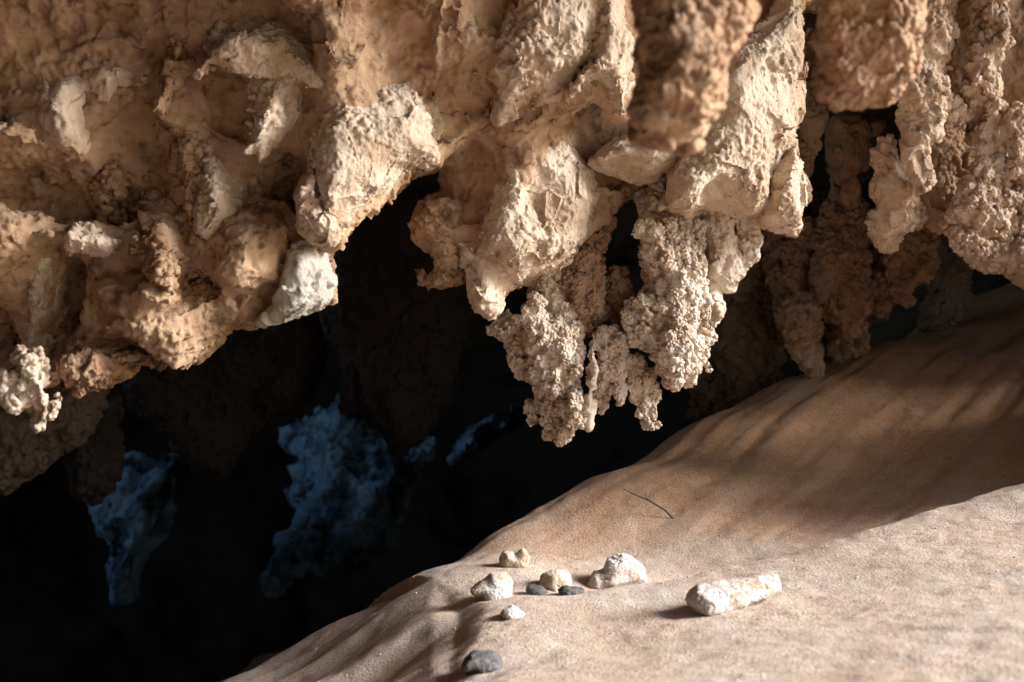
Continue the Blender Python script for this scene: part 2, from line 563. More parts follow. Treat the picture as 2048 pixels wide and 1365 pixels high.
def sand_base(x, y):
    x = np.asarray(x, float); y = np.asarray(y, float)
    o = np.full(x.shape, W[-1])
    for i in range(len(pts)):
        o += W[i] * np.sqrt((x - pts[i, 0]) ** 2 + (y - pts[i, 1]) ** 2 + .014)
    far = np.clip((np.hypot(x, y - 4) - 9) / 8, 0, 1)
    return o * (1 - far) + .6 * far


def _xy(px, py):
    ys = np.arange(2.0, 9, .01)
    xx = (px - 1024) / F * ys; zz = CZ + (682.5 - py) / F * ys
    i = int(np.argmax(zz <= sand_base(xx, ys)))
    return xx[i], ys[i]


CREST_LEFT = [_xy(*q) for q in ((800, 1150), (870, 1163), (930, 1182), (972, 1212), (962, 1258), (935, 1305), (925, 1360))]
CREST_LEFT.append((CREST_LEFT[-1][0] - .02, CREST_LEFT[-1][1] - .8))
CREST_RIGHT = [_xy(*q) for q in ((1230, 1176), (1400, 1152), (1550, 1118), (1700, 1074), (1850, 1024), (2040, 972))]
CREST_RIGHT.append((CREST_RIGHT[-1][0] + .9, CREST_RIGHT[-1][1] + .5))


def crest(x, y, line, amp, width, tail, lip):
    """height change along a dune crest: a lip, then a steep face on the left of the line"""
    best = np.full(x.shape, 1e9); sgn = np.zeros(x.shape); end = np.zeros(x.shape)
    n = len(line) - 1
    for i in range(n):
        ax, ay = line[i]; bx, by = line[i + 1]
        ex, ey = bx - ax, by - ay
        t0 = ((x - ax) * ex + (y - ay) * ey) / (ex * ex + ey * ey)
        t = np.clip(t0, 0, 1)
        d = np.hypot(x - ax - t * ex, y - ay - t * ey)
        m = d < best
        sgn = np.where(m, np.sign(ex * (y - ay) - ey * (x - ax)), sgn)
        end = np.where(m, np.maximum(np.where(i == 0, -t0, 0), np.where(i == n - 1, t0 - 1, 0)) * math.hypot(ex, ey), end)
        best = np.minimum(best, d)
    d = best * sgn
    w = np.clip(1 - end / .25, 0, 1); w = w * w * (3 - 2 * w)
    u = np.clip(d / width, 0, 1); u = u * u * (3 - 2 * u)
    dz = -amp * u * np.exp(-np.maximum(0, d - width) / tail) + lip * np.exp(-np.abs(d) / .05)
    return dz * w


def sand_h(x, y):
    x = np.asarray(x, float); y = np.asarray(y, float)
    z = sand_base(x, y)
    wob = .014 * fbm(x * 6, y * 6, 0 * x, 2, 61)
    z = z + crest(x + wob, y + wob, [(a, b) for a, b in reversed(CREST_LEFT)], .050, .24, .45, .006)
    z = z + crest(x + wob, y + wob, CREST_RIGHT, .036, .20, .30, .006)
    # gullies where sand has slid down the slopes
    u = (x * .80 - y * .60); v = (x * .60 + y * .80)
    g = fbm(u * 5.0 + .3 * fbm(x * 1.2, y * 1.2, 0 * x, 2, 5), v * .55, 0 * x, 3, 21)
    far_face = np.clip((y - 4.75) / .4, 0, 1)
    z = z + (.013 * g + .006 * fbm(u * 13, v * 1.1, 0 * x, 2, 25)) * far_face
    lf = np.clip((-.05 - x) / .25, 0, 1) * np.clip((4.6 - y) / .2, 0, 1)
    g2 = fbm((x * .45 - y * .9) * 4.2, (x * .9 + y * .45) * .7, 0 * x, 3, 31)
    z = z + .022 * g2 * lf
    z = z + .007 * fbm(x * 2.3, y * 2.3, 0 * x, 3, 41)
    z = z + .0026 * fbm(x * 14, y * 14, 0 * x, 3, 51)
    z = z + .0016 * np.clip(fbm(x * 3, y * 3, 0 * x, 2, 57) + .3, 0, 1) * fbm(x * 38, y * 38, 0 * x, 2, 55)
    return z


def sand_hit(px, py):
    """where the sight line through a picture point meets the sand"""
    ys = np.arange(2.2, 9, .004)
    xx = (px - 1024) / F * ys; zz = CZ + (682.5 - py) / F * ys
    hh = sand_h(xx, ys)
    i = int(np.argmax(zz <= hh))
    return xx[i], ys[i], hh[i]


def axis(lo, a, b, hi, step, n):
    fine = np.arange(a, b, step)
    t = (np.linspace(0, 1, n) ** 3)[1:]
    s = np.linspace(0, 1, n)[1:]
    left = a - (s * step * n + t * (a - lo - step * n)); right = fine[-1] + (s * step * n + t * (hi - fine[-1] - step * n))
    return np.concatenate([left[::-1], fine, right])


gx = axis(-400, -1.1, 3.3, 400, .0095, 70); gy = axis(-400, 2.5, 8.0, 400, .0105, 70)
X, Y = np.meshgrid(gx, gy, indexing='ij')
Z = sand_h(X, Y)
nx, ny = X.shape
ii = np.arange(nx * ny).reshape(nx, ny)
Qs = np.stack([ii[:-1, :-1], ii[1:, :-1], ii[1:, 1:], ii[:-1, 1:]], -1).reshape(-1, 4)
me = mesh_np('sand', np.stack([X, Y, Z], -1).reshape(-1, 3), Qs)
sand = bpy.data.objects.new('sand', me); COL.objects.link(sand); tag(sand, kind='structure')


def sand_mat():
    m = bpy.data.materials.new('desert_sand'); m.use_nodes = True
    N, L = m.node_tree.nodes, m.node_tree.links
    bs = N['Principled BSDF']; bs.inputs['Roughness'].default_value = .95; bs.inputs['Specular IOR Level'].default_value = .15
    g = N.new('ShaderNodeNewGeometry')

    def noise(s, det, rough=.6, sx=1., sy=1., rot=0.):
        mp = N.new('ShaderNodeMapping'); mp.inputs['Rotation'].default_value = (0, 0, rot); mp.inputs['Scale'].default_value = (sx, sy, 1)
        L.new(g.outputs['Position'], mp.inputs['Vector'])
        n = N.new('ShaderNodeTexNoise'); n.inputs['Scale'].default_value = s; n.inputs['Detail'].default_value = det; n.inputs['Roughness'].default_value = rough
        L.new(mp.outputs[0], n.inputs['Vector']); return n.outputs[0]

    def ramp(v, stops):
        r = N.new('ShaderNodeValToRGB'); L.new(v, r.inputs[0])
        e = r.color_ramp.elements
        while len(e) < len(stops):
            e.new(.5)
        for q, (p_, c_) in zip(e, stops):
            q.position = p_; q.color = (*c_, 1)
        return r.outputs[0]

    def mixc(fac, a, b):
        x = N.new('ShaderNodeMix'); x.data_type = 'RGBA'
        L.new(fac, x.inputs[0])
        for s_, v in ((6, a), (7, b)):
            if isinstance(v, tuple):
                x.inputs[s_].default_value = (*v, 1)
            else:
                L.new(v, x.inputs[s_])
        return x.outputs[2]
    c = ramp(noise(2.2, 8, .68), [(.36, (.52, .35, .235)), (.5, (.58, .44, .33)), (.62, (.63, .515, .42))])
    gr = ramp(noise(170, 3, .85), [(.38, (.26, .15, .08)), (.52, (.58, .445, .345)), (.68, (.92, .82, .72))])
    x = N.new('ShaderNodeMix'); x.data_type = 'RGBA'; x.inputs[0].default_value = .5
    L.new(c, x.inputs[6]); L.new(gr, x.inputs[7])
    st = ramp(noise(20, 8, .8), [(.52, (0, 0, 0)), (.72, (.75, .75, .75))])
    c2 = mixc(st, x.outputs[2], (.36, .21, .115))
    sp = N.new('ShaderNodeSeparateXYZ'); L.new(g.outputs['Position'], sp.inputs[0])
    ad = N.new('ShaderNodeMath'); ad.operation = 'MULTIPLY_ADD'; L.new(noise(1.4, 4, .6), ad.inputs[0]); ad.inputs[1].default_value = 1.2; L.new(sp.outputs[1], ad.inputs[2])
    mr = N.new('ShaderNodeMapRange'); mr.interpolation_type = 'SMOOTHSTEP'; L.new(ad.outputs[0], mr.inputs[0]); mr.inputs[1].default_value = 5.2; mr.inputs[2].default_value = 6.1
    hs = N.new('ShaderNodeMix'); hs.data_type = 'RGBA'; hs.blend_type = 'MULTIPLY'; L.new(mr.outputs[0], hs.inputs[0]); L.new(c2, hs.inputs[6]); hs.inputs[7].default_value = (1.0, .73, .51, 1)  # far slope reddened and darkened: warm bounced light in its shade painted in
    L.new(hs.outputs[2], bs.inputs['Base Color'])
    b = N.new('ShaderNodeBump'); b.inputs['Strength'].default_value = .8; b.inputs['Distance'].default_value = .008
    L.new(noise(120, 4, .75), b.inputs['Height'])
    b2 = N.new('ShaderNodeBump'); b2.inputs['Strength'].default_value = .4; b2.inputs['Distance'].default_value = .010
    L.new(noise(30, 4, .6), b2.inputs['Height']); L.new(b2.outputs[0], b.inputs['Normal'])
    L.new(b.outputs[0], bs.inputs['Normal'])
    return m


me.materials.append(sand_mat())

# ----------------------------------------------------------------- the hill with the cave in it (closed shell, coarse)
def hill():
    h = .14
    x = np.arange(-11, 9, h); y = np.arange(-6.5, 19, h); z = np.arange(-3.2, 7.6, h)
    X, Y, Z = np.meshgrid(x, y, z, indexing='ij')

    def box(x0, x1, y0, y1, z0, z1):
        return np.maximum(np.maximum(np.maximum(x0 - X, X - x1), np.maximum(y0 - Y, Y - y1)), np.maximum(z0 - Z, Z - z1))

    def ell(c, r):
        return (np.sqrt(((X - c[0]) / r[0]) ** 2 + ((Y - c[1]) / r[1]) ** 2 + ((Z - c[2]) / r[2]) ** 2) - 1) * min(r)

    def cap(a, b, r):
        a, b = np.array(a, float), np.array(b, float); e = b - a
        t = np.clip(((X - a[0]) * e[0] + (Y - a[1]) * e[1] + (Z - a[2]) * e[2]) / (e @ e), 0, 1)
        return np.sqrt((X - a[0] - t * e[0]) ** 2 + (Y - a[1] - t * e[1]) ** 2 + (Z - a[2] - t * e[2]) ** 2) - r
    f = np.minimum(box(-7.6, ROOF_X, ROOF_Y, 6, -3, 6.5), box(-7.6, 8.5, 4.95, 18.5, -3, 7.2))
    f = np.maximum(f, (Z - 8.2) + .25 * np.abs(X + 1))
    cav = np.minimum(box(-3.6, 2.6, -4.2, 5.6, -3.5, ROOF_Z), np.minimum(box(2.0, 20, -4.2, 5.0, -3.5, ROOF_Z), box(2.0, 20, -4.2, 5.9, 1.64, ROOF_Z)))   # front chamber, open right above an unseen bank added to shade the slope
    cav = smin(cav, ell((-1.2, 9.5, .4), (5.0, 5.2, 3.4)), .5)
    cav = smin(cav, ell((1.0, 7.0, 1.3), (2.3, 3.0, 1.3)), .3)
    cav = np.minimum(cav, cap(*SHAFT))
    f = np.maximum(f, -cav)
    f += .22 * fbm(X / 1.3, Y / 1.3, Z / 1.3, 2, 77)
    V, Q = surface_nets(f.astype(np.float32), np.array([x[0], y[0], z[0]]), h)
    me = bake(mesh_np('cave_wall', V, Q), 'wall', 1)
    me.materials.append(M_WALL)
    o = bpy.data.objects.new('cave_wall', me); COL.objects.link(o)
    return tag(o, kind='structure')


ROOF_X, ROOF_Y, ROOF_Z = 3.2, -6.0, 3.6  # unseen roof, its edge placed to hold the sun off the upper ceiling
SHAFT = ((-4.2, 9.2, 2.2), (-10.0, 6.6, 6.4), 2.7)
hill()

# ----------------------------------------------------------------- hanging ceiling: the base the pendants grow from
BASE = [
    P([(-350, -300), (1010, -300), (1010, 100), (985, 250), (900, 325), (880, 322), (820, 345), (740, 400), (690, 440), (650, 480), (625, 560), (600, 600),
       (560, 620), (500, 645), (440, 655), (395, 700), (370, 725), (335, 715), (300, 708), (240, 715), (180, 690), (130, 720), (90, 780), (0, 800), (-350, 900)],
      4.6, .22, .30, .12, -.40, back=.6),
    P([(870, -300), (1610, -300), (1598, 200), (1570, 330), (1540, 430), (1420, 440), (1330, 410), (1240, 380), (1190, 500), (1100, 540), (1010, 580), (960, 580),
       (925, 530), (890, 420), (888, 330)], 5.15, .18, .25, .12, -.15, back=.4),
    P([(1850, -300), (2400, -300), (2400, 570), (2060, 535), (1990, 490), (1900, 430), (1865, 300), (1850, 150)], 5.65, .2, .3, 0, -.1, back=.6),
    P([(1580, -300), (1900, -300), (1900, 20), (1700, -10), (1580, 5)], 5.5, .2, .2, 0, -.2, back=.6),
    # folds of the left part
    P([(-300, -300), (330, -300), (345, 20), (270, 75), (190, 95), (120, 130), (0, 150), (-300, 160)], 4.25, .25, .25, .2, -.5, back=.5),
    P([(540, -300), (720, -300), (735, -20), (745, 60), (735, 110), (705, 165), (662, 182), (630, 140), (612, 60), (560, 20)], 4.2, .18, .10, .5, -.2, back=.5),
    P([(-200, 230), (60, 245), (140, 300), (120, 330), (60, 345), (-200, 330)], 4.25, .2, .10, .1, -.6, back=.4),
    P([(-200, 400), (180, 440), (240, 480), (200, 520), (150, 500), (40, 560), (-200, 600)], 4.3, .18, .15, .2, -.5, back=.4),
    P([(440, 430), (560, 420), (600, 460), (570, 560), (500, 600), (430, 560)], 4.4, .22, .15, .3, -.2, back=.4),
    P([(760, -100), (960, -100), (950, 90), (900, 180), (830, 110), (770, 60)], 4.5, .2, .2, -.1, -.4, back=.4),
    P([(180, 540), (330, 540), (400, 600), (330, 690), (240, 660), (195, 620)], 4.35, .2, .16, .2, -.2, back=.4),
    P([(870, 60), (1010, 60), (1020, 300), (1005, 450), (965, 575), (930, 560), (892, 440), (884, 330)], 4.97, .17, .13, .1, -.1, back=.3),
    P([(985, 150), (1120, 150), (1150, 240), (1120, 330), (1060, 420), (1000, 420), (985, 300)], 4.85, .17, .13, .3, .0, back=.3),
    # the dark hollows between the pendants
    C([(400, 170, 4.1, 20), (450, 172, 4.1, 30)], hole=True), C([(190, 640, 4.1, 16), (186, 590, 4.1, 12)], hole=True), C([(60, 165, 4.05, 24)], hole=True),
    C([(0, 360, 4.05, 24)], hole=True), C([(455, 235, 4.1, 14)], hole=True), C([(145, 325, 4.1, 14)], hole=True), C([(962, 270, 4.75, 12), (955, 310, 4.78, 8)], hole=True),
    C([(1250, 480, 5.0, 24), (1240, 420, 5.0, 18)], hole=True),
]

def ceiling_probe():
    h = .03
    solid = [l for l in BASE if not l.hole]
    lo = np.min([l.lo for l in solid], 0) - .1; hi = np.max([l.hi for l in solid], 0) + .1
    ax = [np.arange(lo[i], hi[i], h) for i in range(3)]
    f = np.full([len(q) for q in ax], .5, np.float32)
    for l in solid:
        f = smin(f, l.sdf(*ax).astype(np.float32), .13)

    def front(px, py):
        """depth of the bare ceiling seen at a picture point; below its edge, that of the edge above"""
        for dy in range(0, 400, 10):
            ys = np.arange(3.4, 5.8, .01)
            x = (px - 1024) / F * ys; z = CZ + (682.5 - (py - dy)) / F * ys
            ijk = [np.clip(((q - lo[i]) / h + .5).astype(int), 0, f.shape[i] - 1) for i, q in enumerate((x, ys, z))]
            v = f[ijk[0], ijk[1], ijk[2]]
            if (v < 0).any():
                return float(ys[np.argmax(v < 0)])
        return 4.5
    return front


front = ceiling_probe()


def PF(pts, proud=.10, th=.09, w=.08, tx=.5, fade=.4, back=.35):
    """a fold of rock: level with the ceiling at its top, standing proud of it at its tip"""
    ps = sorted(pts, key=lambda q: q[1])
    n = max(2, len(ps) // 4)
    tpx, tpy = sum(q[0] for q in ps[:n]) / n, sum(q[1] for q in ps[:n]) / n
    bx_, by_ = ps[-1]
    dt, db = front(tpx, tpy) + th * .1, front(bx_, by_) - proud - .075 + th * .6
    tz = (dt - db) / max((by_ - tpy) / F * 4.4, .05)
    tz = min(max(tz, -.6), 1.1)
    mid = (ps[0][1] + ps[-1][1]) / 2
    Y = db + tz * (by_ - mid) / F * 4.4 if True else 0
    q = P(pts, Y, th * 1.25, w * 1.35, tx, tz, back=back, fade=fade)
    q.ridge = True
    return q


def empty(name, loc):
    o = bpy.data.objects.new(name, None); COL.objects.link(o); o.location = loc; o.empty_display_size = .05
    return o


ROOTS = []                      # the lobes the ceiling swells out to meet


def root_of(parts, d=.035):
    for p_ in parts:
        for l in p_[1]:
            if isinstance(l, P) and not l.hole:
                q = P.__new__(P); q.__dict__.update(l.__dict__)
                q.th = max(.012, l.th - d); q.Y = l.Y + .015 + max(0, d - .035); q.poly = l.poly
                q.w = l.w + .05; q.back = l.back
                ROOTS.append(q)


def thing(name, label, cat, group, parts, mat=None, style='rock', seed=0, **kw):
    """parts: (part name, lobes[, material, style]); one part gives one mesh, several give an Empty with children"""
    if name == 'rock_slab' or 'central stalactite' in label:
        root_of(parts, .05)
    if len(parts) == 1:
        o = rock(name, parts[0][1], mat, style, seed=seed, **kw)
    else:
        lo = np.min([l.lo for p_ in parts for l in p_[1] if not l.hole], 0); hi = np.max([l.hi for p_ in parts for l in p_[1] if not l.hole], 0)
        o = empty(name, ((lo[0] + hi[0]) / 2, (lo[1] + hi[1]) / 2, hi[2]))
        for i, p_ in enumerate(parts):
            m, st = (p_[2] if len(p_) > 2 and p_[2] else mat), (p_[3] if len(p_) > 3 else style)
            rock(p_[0], p_[1], m, st, seed=seed + 100 * i, parent=o, **kw)
    return tag(o, label, cat, group)


# ----------------------------------------------------------------- pendants of the left part
LG = 'rock pendants on the left part of the ceiling'
KP = dict(h=.0135, k=.022, wob=.009)


def pend(label, parts, mat=None, style='rock', seed=0, **kw):
    q = dict(KP); q.update(kw)
    root_of(parts, .075)
    return thing('rock_pendant', label, 'rock pendant', LG, parts, mat or M_CREAM, style, seed, **q)


pend('smooth pale tooth shaped pendant with a curved arm, leftmost near the top', [
    ('tooth', [PF([(70, 235), (92, 135), (150, 122), (208, 145), (218, 185), (190, 240), (166, 290), (148, 312), (105, 285)], .14, .10, .07, .55, .35)]),
    ('arm', [PF([(185, 150), (222, 120), (262, 112), (296, 164), (250, 170), (215, 192), (195, 215)], .10, .08, .06, .4, .3)])], style='flow', seed=2)
pend('thin knife edged brown fin pointing down beside the hooked block', [
    ('fin', [PF([(335, 10), (415, 40), (404, 130), (380, 160), (357, 190), (337, 240), (300, 220), (318, 170), (325, 110)], .14, .10, .08, .8, .5)])], M_OCHRE, seed=3)
pend('hooked cream block with a dark hollow under it and a ragged tip', [
    ('block', [PF([(385, 155), (405, 85), (430, 40), (500, 20), (610, 20), (640, 60), (655, 120), (662, 184), (600, 172), (540, 156), (470, 148), (430, 140)], .22, .11, .10, .3, .7)]),
    ('tip', [PF([(500, 130), (600, 120), (662, 180), (650, 205), (622, 215), (575, 268), (520, 332), (510, 308), (484, 318), (498, 220), (500, 170)], .20, .11, .09, .6, .15)])], seed=4)
pend('long cream pendant with dark pitted left edge in the middle of the left ceiling', [
    ('pitted_edge', [PF([(385, 200), (412, 225), (420, 300), (405, 400), (392, 500), (370, 440), (356, 360), (348, 300), (366, 240)], .22, .09, .06, .0, .35)], M_OCHRE, 'bumpy'),
    ('body', [PF([(392, 205), (425, 230), (445, 270), (474, 300), (486, 350), (496, 410), (502, 436), (470, 462), (420, 486), (388, 475), (383, 400), (388, 300)], .21, .12, .09, .55, .35)])], seed=5)
pend('narrow crusty brown rib ending in a pale pointed tip', [
    ('rib', [PF([(285, 350), (370, 380), (388, 440), (384, 480), (367, 525), (352, 565), (343, 602), (325, 578), (300, 562), (280, 500)], .15, .11, .09, .8, .5)])], M_OCHRE, 'bumpy', seed=6)
pend('pale flowstone rib running down the far left below a small cream knob', [
    ('rib', [PF([(66, 500), (110, 486), (142, 510), (116, 600), (112, 660), (97, 720), (40, 800), (-5, 805), (36, 700), (62, 620), (56, 560)], .24, .11, .07, .6, .12)]),
    ('knob', [PF([(125, 470), (150, 445), (185, 462), (250, 480), (232, 512), (150, 508), (132, 518)], .16, .09, .05, .4, .3)])], seed=7)
pend('short crusty rib beside a dark slot near the left edge', [
    ('rib', [PF([(142, 525), (184, 532), (182, 600), (168, 625), (184, 650), (181, 682), (150, 702), (114, 686), (118, 600)], .10, .09, .07, .5, .3)])], M_OCHRE, 'bumpy', seed=8)
pend('crusty dark brown block hanging under the left ceiling edge', [
    ('block', [P([(125, 705), (175, 670), (230, 680), (305, 712), (258, 724), (236, 757), (215, 767), (158, 788), (152, 760), (132, 745)], 4.36, .13, .06, .5, .3, back=.3, fade=.35)])], M_BROWN, 'bumpy', seed=10)
pend('smooth pale grey knob at the lower tip of the big slab', [
    ('knob', [P([(596, 440), (625, 455), (622, 485), (655, 495), (657, 535), (669, 565), (661, 602), (612, 622), (570, 634), (515, 650), (560, 600), (564, 565), (578, 520), (572, 505), (596, 475)],
      4.42, .15, .10, .5, .0, back=.3, fade=.35)])], M_GREY, 'flow', seed=13)
pend('broad ochre bulge forming the lowest pointed edge of the left ceiling', [
    ('bulge', [P([(230, 520), (330, 540), (430, 520), (540, 570), (575, 632), (500, 658), (440, 668), (405, 703), (372, 739), (335, 725), (290, 702), (205, 672), (200, 600)], 4.40, .20, .18, .35, -.1, back=.3, fade=.7)])],
    M_OCHRE, 'ceiling', seed=14, h=.018)

thing('coral_cluster', 'knobbly pale coral lump at the lowest left tip of the ceiling', 'coral cluster', None, [
    ('knob', [C([(60, 720, 4.2, 34), (66, 770, 4.2, 40), (84, 830, 4.2, 22), (78, 855, 4.2, 12)])] + nods(5, [(60, 720, 4.2, 36), (70, 770, 4.2, 38), (84, 830, 4.2, 20)], 14, 8, 15)),
    ('lobe', [C([(20, 770, 4.2, 34), (45, 800, 4.2, 32)]), C([(112, 800, 4.2, 12), (98, 845, 4.2, 9)])] + nods(6, [(20, 770, 4.2, 34), (45, 800, 4.2, 30)], 8, 8, 15))],
    M_CORAL, 'coral', 9, h=.018, k=.02, wob=.01)
d1, d2 = front(212, 370) - .03, front(240, 440) - .03
thing('coral_cluster', 'round dark coral patch on the brown rock of the left ceiling', 'coral cluster', None, [
    ('knob', [C([(212, 370, d1, 46)])] + nods(8, [(205, 350, d1 - .02, 34), (225, 390, d1 - .02, 30)], 14, 9, 16)),
    ('lobe', [C([(240, 440, d2, 34)])] + nods(9, [(235, 420, d2 - .02, 26), (245, 455, d2 - .02, 24)], 10, 9, 15))], M_BROWN, 'coral', 11, h=.018, k=.02, wob=.01)
d3 = front(290, 470) - .06
thing('coral_cluster', 'brown coral patch beside the narrow crusty rib of the left ceiling', 'coral cluster', None, [
    ('knob', [C([(285, 430, d3, 30)])] + nods(18, [(280, 420, d3 - .02, 24), (290, 450, d3 - .02, 24)], 10, 8, 14)),
    ('lobe', [C([(300, 500, d3, 30)])] + nods(19, [(295, 480, d3 - .02, 24), (310, 520, d3 - .02, 20)], 10, 8, 14))], M_BROWN, 'coral', 12, h=.018, k=.02, wob=.01)

SL = 'broad rock slabs of the ceiling'
thing('rock_slab', 'big pale rough slab with a scooped lower edge beside the black opening', 'rock slab', SL, [
    ('face', [P([(680, 180), (730, 112), (800, 115), (852, 150), (877, 190), (882, 230), (870, 285), (883, 322), (840, 336), (802, 353), (770, 386), (740, 402), (715, 421), (690, 446), (660, 480),
       (640, 440), (630, 390), (632, 330), (640, 270), (655, 215)], 4.42, .20, .11, .5, .1, back=.3, fade=.4)]),
    ('lower_edge', [P([(655, 215), (670, 300), (650, 350), (660, 400), (700, 430), (662, 492), (620, 482), (598, 440), (600, 390), (620, 350), (632, 290), (640, 250)], 4.32, .14, .07, .3, .2, back=.3),
      C([(662, 400, 4.16, 34)], hole=True)])], M_CREAM, 'rock', 12, h=.0145, k=.025, wob=.010)

# ----------------------------------------------------------------- centre
thing('rock_slab', 'broad cream slab with a bright rim at the top centre of the ceiling', 'rock slab', SL, [
    ('face', [P([(1010, -300), (1240, -300), (1225, 0), (1210, 60), (1195, 140), (1150, 190), (1110, 217), (1060, 230), (1015, 247), (990, 258), (983, 190), (953, 165), (985, 110), (1020, 40)],
       4.52, .2, .12, .15, -.1, back=.4)]),
    ('rim', [P([(1190, -300), (1285, -300), (1262, 0), (1244, 60), (1266, 125), (1255, 200), (1242, 238), (1217, 195), (1187, 170), (1150, 192), (1130, 200), (1170, 120), (1185, 50)],
       4.55, .2, .09, .9, .0, back=.4)])], M_CREAM, 'rock', 15, h=.0145, k=.025, wob=.010)
thing('stalactite', 'large white central stalactite with a shallow brown bowl on its face', 'stalactite', None, [
    ('body', [P([(1030, 240), (1065, 215), (1110, 205), (1122, 262), (1152, 305), (1184, 345), (1190, 400), (1174, 482), (1132, 522), (1085, 550), (1040, 567), (1000, 540), (960, 520),
        (945, 470), (985, 400), (988, 340), (1000, 290)], 4.9, .24, .13, .5, .1, back=.25), C([(1108, 390, 4.60, 72), (1132, 418, 4.61, 76)], hole=True)]),
    ('tip', [P([(940, 450), (1010, 440), (1045, 500), (1042, 566), (1012, 592), (996, 632), (978, 640), (948, 622), (936, 590), (928, 555), (908, 520), (903, 480)], 4.88, .17, .09, .5, .1, back=.2)]),
    ('side_spur', [P([(843, 425), (870, 392), (925, 398), (955, 450), (955, 520), (917, 540), (928, 560), (868, 580), (856, 560), (875, 540), (868, 500), (846, 470), (836, 445)], 4.9, .14, .07, .3, 0, back=.2)], M_OCHRE, 'bumpy')],
    M_CREAM, 'rock', 16, h=.0145, k=.025, wob=.010)
thing('stalactite', 'smooth cup shaped cream lip just under the blurred front stalactite', 'stalactite', None, [
    ('lip', [P([(1180, 325), (1240, 290), (1290, 280), (1352, 290), (1337, 327), (1302, 354), (1265, 352), (1230, 337)], 4.9, .18, .08, .4, -.2)])], M_CREAM, 'flow', 18, h=.018, k=.03)
thing('rock_slab', 'tall rough wedge of cream rock left of the dark gap', 'rock slab', SL, [
    ('face', [P([(1430, 110), (1520, 40), (1590, -60), (1600, 60), (1607, 190), (1592, 262), (1590, 302), (1562, 322), (1537, 382), (1532, 422), (1500, 442), (1470, 432), (1420, 424), (1370, 442),
       (1325, 420), (1335, 350), (1385, 280), (1410, 200)], 5.0, .24, .14, .5, .05, back=.3), C([(1440, 405, 4.765, 34)], hole=True)]),
    ('lower_flake', [P([(1535, 345), (1562, 305), (1585, 288), (1600, 350), (1608, 400), (1606, 470), (1575, 464), (1545, 454), (1512, 450), (1525, 400)], 5.05, .17, .08, .5, 0, back=.25)])],
    M_CREAM, 'rock', 19, h=.0145, k=.025, wob=.010)

ceil = rock('cave_ceiling', BASE + ROOTS, M_OCHRE, 'ceiling', .026, 2, k=.13, wob=.045, wscale=.32, seed=1)
tag(ceil, kind='structure')

CG = 'coral covered stalactites of the central cluster'


def coral(label, chains, n, mat=None, clusters=(), seed=0, r=(8, 17), group=CG, style='coral', h=.0165, level=3, names=None):
    parts = []
    for i, ch in enumerate(chains):
        nm = (names[i] if names else ('stem' if i == 0 else 'lobe'))
        parts.append((nm, [C(ch)] + nods(seed * 31 + i, ch, n if i == 0 else max(4, n // 2), *r)))
    for i, ch in enumerate(clusters):
        parts.append(('nodule_cluster', [C(ch)] + nods(seed * 37 + i, ch, 10, *r)))
    return thing('coral_stalactite', label, 'stalactite', group, parts, mat or M_CORAL, style, seed, h=h, level=level, k=.022, wob=.014, wscale=.10)


coral('lowest coral covered stalactite, pointed, hanging over the black pit', [
    [(1090, 560, 5.1, 48), (1098, 660, 5.05, 56), (1110, 740, 5.0, 60), (1118, 800, 5.0, 46), (1116, 848, 5.0, 26), (1114, 872, 5.0, 9)],
    [(1015, 640, 5.05, 22), (1035, 700, 5.05, 28), (1058, 745, 5.05, 26)],
    [(1055, 815, 5.02, 20), (1068, 840, 5.02, 14)]], 30, seed=20, clusters=[[(1068, 610, 4.93, 24), (1075, 670, 4.91, 20)], [(1150, 800, 4.94, 22), (1152, 850, 4.94, 12)]])
thing('soda_straw', 'slim pale straw shaped stalactite beside the lowest coral stalactite', 'stalactite', None, [
    ('straw', [C([(1185, 700, 4.93, 6), (1182, 760, 4.93, 6), (1178, 835, 4.94, 4.5), (1175, 862, 4.94, 3)])])], M_CORAL, 'flow', 22, h=.01, level=1, k=.01, wob=.004, wscale=.05)
coral('brown coral column behind the white central stalactite', [
    [(1180, 320, 5.15, 44), (1184, 420, 5.15, 44), (1165, 500, 5.12, 52), (1150, 580, 5.1, 56), (1165, 630, 5.1, 36)],
    [(1235, 560, 5.15, 26), (1240, 620, 5.15, 24), (1225, 690, 5.15, 20)]], 26, mat=M_BROWN, seed=23)
coral('short coral stalactite with three stubby tips left of the long right one', [
    [(1215, 690, 5.05, 30), (1215, 745, 5.03, 32), (1205, 795, 5.03, 15)], [(1240, 730, 5.02, 32), (1240, 800, 5.02, 15)],
    [(1270, 740, 5.03, 32), (1293, 790, 5.03, 26), (1290, 830, 5.03, 15), (1300, 842, 5.03, 8)]], 18, seed=24)
coral('tall coral stalactite on the right of the central cluster, white at its base', [
    [(1340, 370, 5.12, 58), (1345, 470, 5.07, 68), (1352, 560, 5.04, 60), (1352, 640, 5.02, 60), (1358, 710, 5.02, 52), (1360, 752, 5.02, 32), (1352, 780, 5.02, 14)],
    [(1290, 610, 5.0, 34), (1298, 670, 5.0, 36)], [(1400, 600, 5.02, 22), (1408, 690, 5.02, 22), (1412, 735, 5.02, 13)]], 34, seed=25,
    clusters=[[(1300, 470, 4.93, 34), (1320, 520, 4.91, 28)], [(1360, 690, 4.92, 32), (1350, 730, 4.92, 26)]])
coral('yellowish crusty column joining the rough wedge to the tall coral stalactite', [
    [(1440, 430, 5.1, 38), (1430, 520, 5.1, 34), (1420, 610, 5.12, 22), (1425, 640, 5.12, 10)], [(1500, 450, 5.12, 30), (1500, 495, 5.12, 20), (1508, 515, 5.12, 10)],
    [(1465, 520, 5.1, 26), (1450, 570, 5.1, 16)]], 14, seed=26, style='bumpy', level=2)

